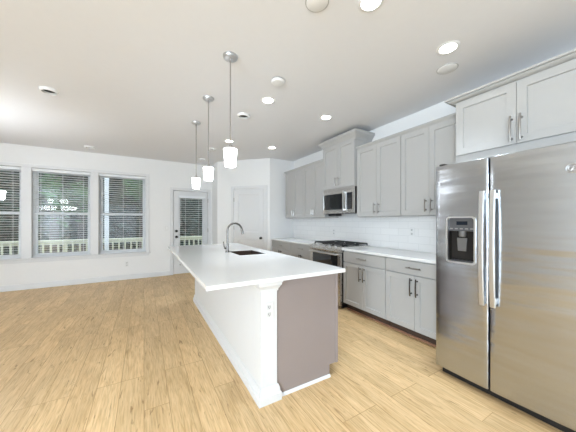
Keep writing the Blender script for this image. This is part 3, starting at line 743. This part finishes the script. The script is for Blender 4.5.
# ================================================================== LAMPS
def tumbler(b, x, y, z, r0=0.048, r1=0.059, h=0.16):
    b.lathe([(0.0, z+0.003), (r0-0.004, z+0.003), (r0-0.002, z), (r0, z+0.004), (r1, z+h), (r1-0.004, z+h), (r1-0.006, z+h-0.004), (0.02, z+h-0.008), (0.0, z+h-0.008)], (x, y, 0), 28)
t = thing('pendant_lamp', 'lit pendant lamp nearest the camera, over the near end of the island', 'pendant lamp', (0.662, 2.157, 1.80), 'three pendant lamps over the island')
x, y = 0.662, 2.157
MB().lathe([(0, 2.752), (0.045, 2.752), (0.060, 2.758), (0.064, 2.766), (0.064, 2.7795), (0, 2.7795)], (x, y, 0), 28).build('canopy', 'chrome', t)
MB().lathe([(0.0095, 2.7515), (0.0095, 2.725), (0.0055, 2.72), (0.0055, 1.995), (0.012, 1.99), (0.012, 1.975), (0.030, 1.968), (0.034, 1.9525), (0, 1.9525)], (x, y, 0), 16).build('stem', 'nickel', t)
b = MB(); tumbler(b, x, y, 1.80, h=0.152); b.build('glass_shade', 'shade', t)
dup(t, (0.662, 3.02, 1.80), 'lit pendant lamp in the middle of the row over the island')
dup(t, (0.668, 3.86, 1.80), 'lit pendant lamp farthest away, in front of the deck door')

# dining chandelier, only its edge reaches into the frame
cx, cy = -1.985, 4.75
t = thing('chandelier', 'chandelier with glowing glass shades, cut off by the left edge', 'chandelier', (cx, cy, 1.60))
MB().lathe([(0, 2.75), (0.05, 2.75), (0.065, 2.76), (0.065, 2.7795), (0, 2.7795)], (cx, cy, 0), 24).build('canopy', 'nickel', t)
MB().lathe([(0.006, 2.7498), (0.006, 2.05), (0.018, 2.04), (0.022, 1.95), (0.014, 1.90), (0.014, 1.65), (0.025, 1.63), (0.012, 1.60), (0, 1.60)], (cx, cy, 0), 16).build('stem', 'nickel', t)
for n, R, z, off in ((6, 0.33, 1.605, 0.0), (3, 0.175, 1.80, 0.5)):
    for k in range(n):
        a = 2*PI*k/n+off; ux, uy = math.cos(a), math.sin(a)
        b = MB(); b.tube([(cx+0.012*ux, cy+0.012*uy, z+0.05), (cx+R*0.5*ux, cy+R*0.5*uy, z-0.035), (cx+R*0.9*ux, cy+R*0.9*uy, z-0.03), (cx+R*ux, cy+R*uy, z-0.012)], 0.006, 8)
        b.lathe([(0.024, z-0.012), (0.026, z-0.002)], (cx+R*ux, cy+R*uy, 0), 14); b.build('arm', 'nickel', t)
        b = MB(); tumbler(b, cx+R*ux, cy+R*uy, z-0.0015, h=0.115); b.build('glass_shade', 'shade2', t)
        l = bpy.data.lights.new('chandelier_bulb', 'AREA'); l.shape = 'DISK'; l.size = 0.09; l.energy = CUP_W; l.color = (0.92, 0.96, 1.0)
        o = bpy.data.objects.new('chandelier_bulb', l); COL.objects.link(o); o.location = (cx+R*ux, cy+R*uy, z+0.12); o.rotation_euler = (PI, 0, 0)

# recessed downlights
def downlight(loc, label):
    t = thing('downlight', label, 'ceiling light', (loc[0], loc[1], CEIL-0.008), 'lit recessed downlights in the ceiling')
    MB().lathe([(0.062, CEIL-0.0005), (0.062, CEIL-0.006), (0.068, CEIL-0.008), (0.084, CEIL-0.004), (0.088, CEIL-0.0005)], (loc[0], loc[1], 0), 32, cap=False).build('trim_ring', 'white', t)
    MB().lathe([(0, CEIL-0.0052), (0.0615, CEIL-0.0052), (0.0615, CEIL-0.0008), (0, CEIL-0.0008)], (loc[0], loc[1], 0), 32).build('lens', 'lens', t)
    return t
cans = [((1.308, 1.152), 'lit recessed downlight at the top edge, nearest the camera'), ((2.22, 1.133), 'lit recessed downlight above the refrigerator doors'),
        ((1.297, 2.715), 'lit recessed downlight above the island, right of the nearest pendant'), ((2.217, 2.752), 'lit recessed downlight in front of the microwave cabinet crown'),
        ((2.197, 4.417), 'lit recessed downlight by the far wall cabinets, ahead of the pantry door'), ((1.341, 4.453), 'lit recessed downlight seen just beside the nearest pendant stem'),
        ((-0.47, 1.75), 'lit recessed downlight of the living side near the camera'), ((-2.2, 1.2), 'added unseen downlight of the living side by the left wall'), ((-0.7, 0.0), 'lit recessed downlight above the camera'),  # the one by the left wall is unseen, added to spread the light
        ((1.3, -0.6), 'added unseen downlight behind the camera on the kitchen side'), ((-2.2, -1.2), 'added unseen downlight at the back of the living side')]  # both unseen, added to even out the room light
first = None
for (x, y), lb in cans:
    if first is None: first = downlight((x, y), lb)
    else: dup(first, (x, y, CEIL-0.008), lb)
    l = bpy.data.lights.new('downlight_bulb', 'AREA'); l.shape = 'DISK'; l.size = 0.11; l.energy = CAN_W; l.spread = math.radians(62); l.color = (0.78, 0.89, 1.0)
    o = bpy.data.objects.new('downlight_bulb', l); COL.objects.link(o); o.location = (x, y, CEIL-0.012)

# flush ceiling discs, smoke detector, round vents
for (x, y, R), lb in (((1.0, 1.335, 0.075), 'flat white ceiling disc at the top edge, beside the nearest downlight'), ((2.515, 1.29, 0.085), 'flat white ceiling disc beside the refrigerator cabinet crown')):
    t = thing('ceiling_speaker', lb, 'ceiling speaker', (x, y, CEIL-0.01), 'flat white ceiling discs')
    MB().lathe([(0, CEIL-0.009), (R-0.008, CEIL-0.009), (R-0.003, CEIL-0.006), (R-0.003, CEIL-0.0005), (0, CEIL-0.0005)], (x, y, 0), 36).build('cover', 'white', t)
    MB().lathe([(R-0.0025, CEIL-0.0005), (R-0.0025, CEIL-0.004), (R+0.004, CEIL-0.004), (R+0.005, CEIL-0.0005)], (x, y, 0), 36, cap=False).build('rim', 'ltgrey', t)
x, y = 1.201, 2.276
t = thing('smoke_detector', 'round white smoke detector above the island, beside the nearest downlights', 'smoke detector', (x, y, CEIL-0.04))
MB().lathe([(0.062, CEIL-0.0005), (0.062, CEIL-0.012), (0, CEIL-0.012)], (x, y, 0), 32).build('base', 'midgrey', t)
MB().lathe([(0.070, CEIL-0.0125), (0.070, CEIL-0.022), (0.060, CEIL-0.034), (0.03, CEIL-0.038), (0, CEIL-0.038)], (x, y, 0), 32).build('cover', 'white', t)
def vent(loc, label):
    x, y = loc
    t = thing('ceiling_vent', label, 'ceiling vent', (x, y, CEIL-0.03), 'small round vents in the ceiling')
    MB().lathe([(0.062, CEIL-0.004), (0.062, CEIL-0.026), (0.066, CEIL-0.030), (0.078, CEIL-0.026), (0.086, CEIL-0.0005), (0.078, CEIL-0.0005)], (x, y, 0), 32, cap=False).build('ring', 'white', t)
    MB().lathe([(0, CEIL-0.002), (0.0615, CEIL-0.002), (0.0615, CEIL-0.0006), (0, CEIL-0.0006)], (x, y, 0), 32).build('throat', 'slot', t)
    return t
v0 = vent((-0.915, 3.73), 'dark round ceiling vent over the living side, nearest the left edge')
for (x, y), lb in (((-0.925, 6.17), 'small round ceiling vent just before the window wall'), ((1.186, 3.264), 'dark round ceiling vent right of the middle pendant stem'),
                   ((1.191, 5.10), 'thin dark ceiling vent above the far pendant shades'), ((1.178, 6.05), 'thin dark ceiling vent nearest the deck door')):
    dup(v0, (x, y, CEIL-0.03), lb)

# ================================================================== OUTLETS AND SWITCH
def plate(name, label, cat, T, c, w=0.07, h=0.115, rocker=False, group=None, parent=None):
    """T(u, v, w) places the plate; c = (u, v) centre; w>0 out of the wall"""
    pos = T(c[0], c[1], 0)
    t = thing(name, label, cat, pos, group)
    b = MB(); obox(b, c[0]-w/2, c[0]+w/2, c[1]-h/2, c[1]+h/2, 0.0004, 0.006, 0.002, T); b.build('cover_plate', 'plate', t)
    if rocker:
        b = MB(); obox(b, c[0]-0.016, c[0]+0.016, c[1]-0.032, c[1]+0.032, 0.0062, 0.010, 0.002, T); b.build('rocker', 'white', t)
    else:
        for dv in (-0.026, 0.026):
            b = MB(); obox(b, c[0]-0.017, c[0]+0.017, c[1]+dv-0.016, c[1]+dv+0.016, 0.0062, 0.0085, 0.002, T); s = b.build('socket', 'socket', t)
            b = MB()
            for dx in (-0.006, 0.006): obox(b, c[0]+dx-0.0014, c[0]+dx+0.0014, c[1]+dv-0.004, c[1]+dv+0.009, 0.0086, 0.0092, 0, T)
            obox(b, c[0]-0.0028, c[0]+0.0028, c[1]+dv-0.012, c[1]+dv-0.007, 0.0086, 0.0092, 0, T)
            b.build('slots', 'slot', s)
    return t
onback = lambda u, v, w: (u, BACKY-w, v)
onright = lambda u, v, w: (RIGHTX-0.008-w, u, v)
onpost = lambda u, v, w: (u, FY-w, v)
plate('power_outlet', 'white power outlet low on the wall under the window nearest the deck door', 'outlet', onback, (-0.335, 0.35))
plate('light_switch', 'white light switch plate beside the deck door', 'switch', onback, (0.475, 1.15), rocker=True)
plate('power_outlet', 'white power outlet on the island corner post', 'outlet', onpost, (0.786, 0.665))
plate('power_outlet', 'white outlet on the tiles near the refrigerator', 'outlet', onright, (2.075, 1.17))
plate('power_outlet', 'white outlet on the tiles left of the gas range', 'outlet', onright, (3.68, 1.11))

# ================================================================== OUTDOORS
struct(MB().box(-40, 40, BACKY+0.2, 60, -1.1, -1.0).build('ground', 'ground'))
DY = 9.02
b = MB(); y = BACKY+0.20
while y < DY+0.1:
    b.box(-6, 4.5, y, y+0.135, -0.14, -0.11, 0.004); y += 0.14
b.box(-6, 4.5, BACKY+0.2, DY+0.1, -0.30, -0.1405)
struct(b.build('deck', 'deck'))
t = thing('deck_railing', 'pale wooden deck railing with upright balusters outside the windows', 'railing', (-0.75, DY, -0.11))
MB().box(-6, 4.5, DY-0.07, DY+0.07, 0.765, 0.805, 0.005).build('top_rail', 'rail', t)
MB().box(-6, 4.5, DY-0.02, DY+0.02, 0.675, 0.7645, 0.004).build('under_rail', 'rail', t)
MB().box(-6, 4.5, DY-0.02, DY+0.02, -0.03, 0.05, 0.004).build('bottom_rail', 'rail', t)
x = -4.6
bal = None
while x < 3.2:
    o = MB().box(x-0.019, x+0.019, DY-0.058, DY-0.0205, -0.06, 0.764, 0.003).build('baluster', 'rail', t); x += 0.152
for x in (-5.6, -3.75, -1.9, 1.8, 3.9): MB().box(x-0.045, x+0.045, DY+0.021, DY+0.11, -0.109, 0.764, 0.004).build('post', 'rail', t)
MB().box(-0.99, -0.89, DY-0.16, DY-0.0705, -0.109, 3.2, 0.004).build('porch_post', 'vinyl', t)

def leaf_cloud(b, pts, size):
    for p in pts:
        d = Vector((random.gauss(0, 1), random.gauss(0, 1), random.gauss(0, 0.7))).normalized(); u = d.cross(Vector((0.3, 0.2, 0.9))).normalized(); v = d.cross(u)
        s = size*random.uniform(0.6, 1.3); p = Vector(p)
        b.bm.faces.new([b.bm.verts.new(q) for q in (p-u*s, p-v*s*0.45, p+u*s, p+v*s*0.45)])
def tree(name, label, x, y, h, tr, crown_r, leaf, zc, nl=1400, lean=0.0):
    t = thing(name, label, 'tree', (x, y, -1.0), 'trees beyond the deck railing')
    z0 = -0.999; b = MB()
    b.tube([(x, y, z0), (x+lean*0.3, y, z0+h*0.3), (x+lean*0.6, y+0.05, z0+h*0.6), (x+lean, y, z0+h)], tr, 10, radii=[tr*1.2, tr, tr*0.75, tr*0.3])
    for k in range(6):
        a = k*2.4; zz = z0+h*(0.35+0.09*k); b.tube([(x+lean*0.5, y, zz), (x+lean*0.5+crown_r*0.4*math.cos(a), y+crown_r*0.4*math.sin(a), zz+h*0.07), (x+lean*0.5+crown_r*0.8*math.cos(a), y+crown_r*0.8*math.sin(a), zz+h*0.1)], tr*0.3, 6, radii=[tr*0.35, tr*0.22, tr*0.08])
    b.build('trunk', 'bark', t)
    b = MB(); P = []
    for k in range(26):
        a = random.uniform(0, 2*PI); rr_ = crown_r*math.sqrt(random.random()); zz = z0+h*random.uniform(zc, 1.05)
        c = (x+lean*0.6+rr_*math.cos(a), y+rr_*math.sin(a), zz)
        for q in range(nl//26): P.append((c[0]+max(-.22, min(.22, random.gauss(0, 0.14))), c[1]+max(-.22, min(.22, random.gauss(0, 0.14))), c[2]+random.gauss(0, h*0.045)))
    leaf_cloud(b, P, 0.13); b.build('foliage', leaf, t, smooth=False)
tree('tree', 'bright green leafy tree behind the middle window', -2.9, 12.4, 6.5, 0.13, 1.05, 'leafb', 0.42, 2200)
tree('tree', 'tree with thin foliage behind the window nearest the door', -0.1, 12.8, 7.0, 0.11, 1.0, 'leafb', 0.5, 1300, 0.2)
tree('tree', 'dark tree outside the window cut off by the left edge', -5.6, 12.8, 7.5, 0.16, 1.1, 'leafa', 0.4, 1600)
tree('tree', 'bare dark trunk rising behind the middle window', -2.6, 15.6, 9.0, 0.15, 1.0, 'leafa', 0.6, 1200, -0.2)
tree('tree', 'slim dark tree rising behind the window nearest the door', 0.1, 16.0, 9.0, 0.13, 1.0, 'leafa', 0.55, 1200, 0.1)
tree('tree', 'dark bushy tree seen through the deck door glass', 2.8, 13.2, 6.5, 0.14, 1.1, 'leafa', 0.3, 1800)
b = MB(); P = []
for k in range(16000):
    y = random.uniform(18.2, 22.5); P.append((random.uniform(-17, 13), y, -0.9+random.random()**0.9*11))
leaf_cloud(b, P, 0.40)
o = b.build('woodland_foliage', 'leafa', smooth=False); tag(o, 'dense dark woodland foliage filling the view beyond the deck', 'foliage'); o['kind'] = 'stuff'
b = MB(); b.rings([[(-40, 24, -1.0), (-40, 36, 13), (-40, 60, 15), (-40, 60, -1.0)], [(40, 24, -1.0), (40, 36, 13), (40, 60, 15), (40, 60, -1.0)]])
struct(b.build('hillside', 'ground', smooth=False))
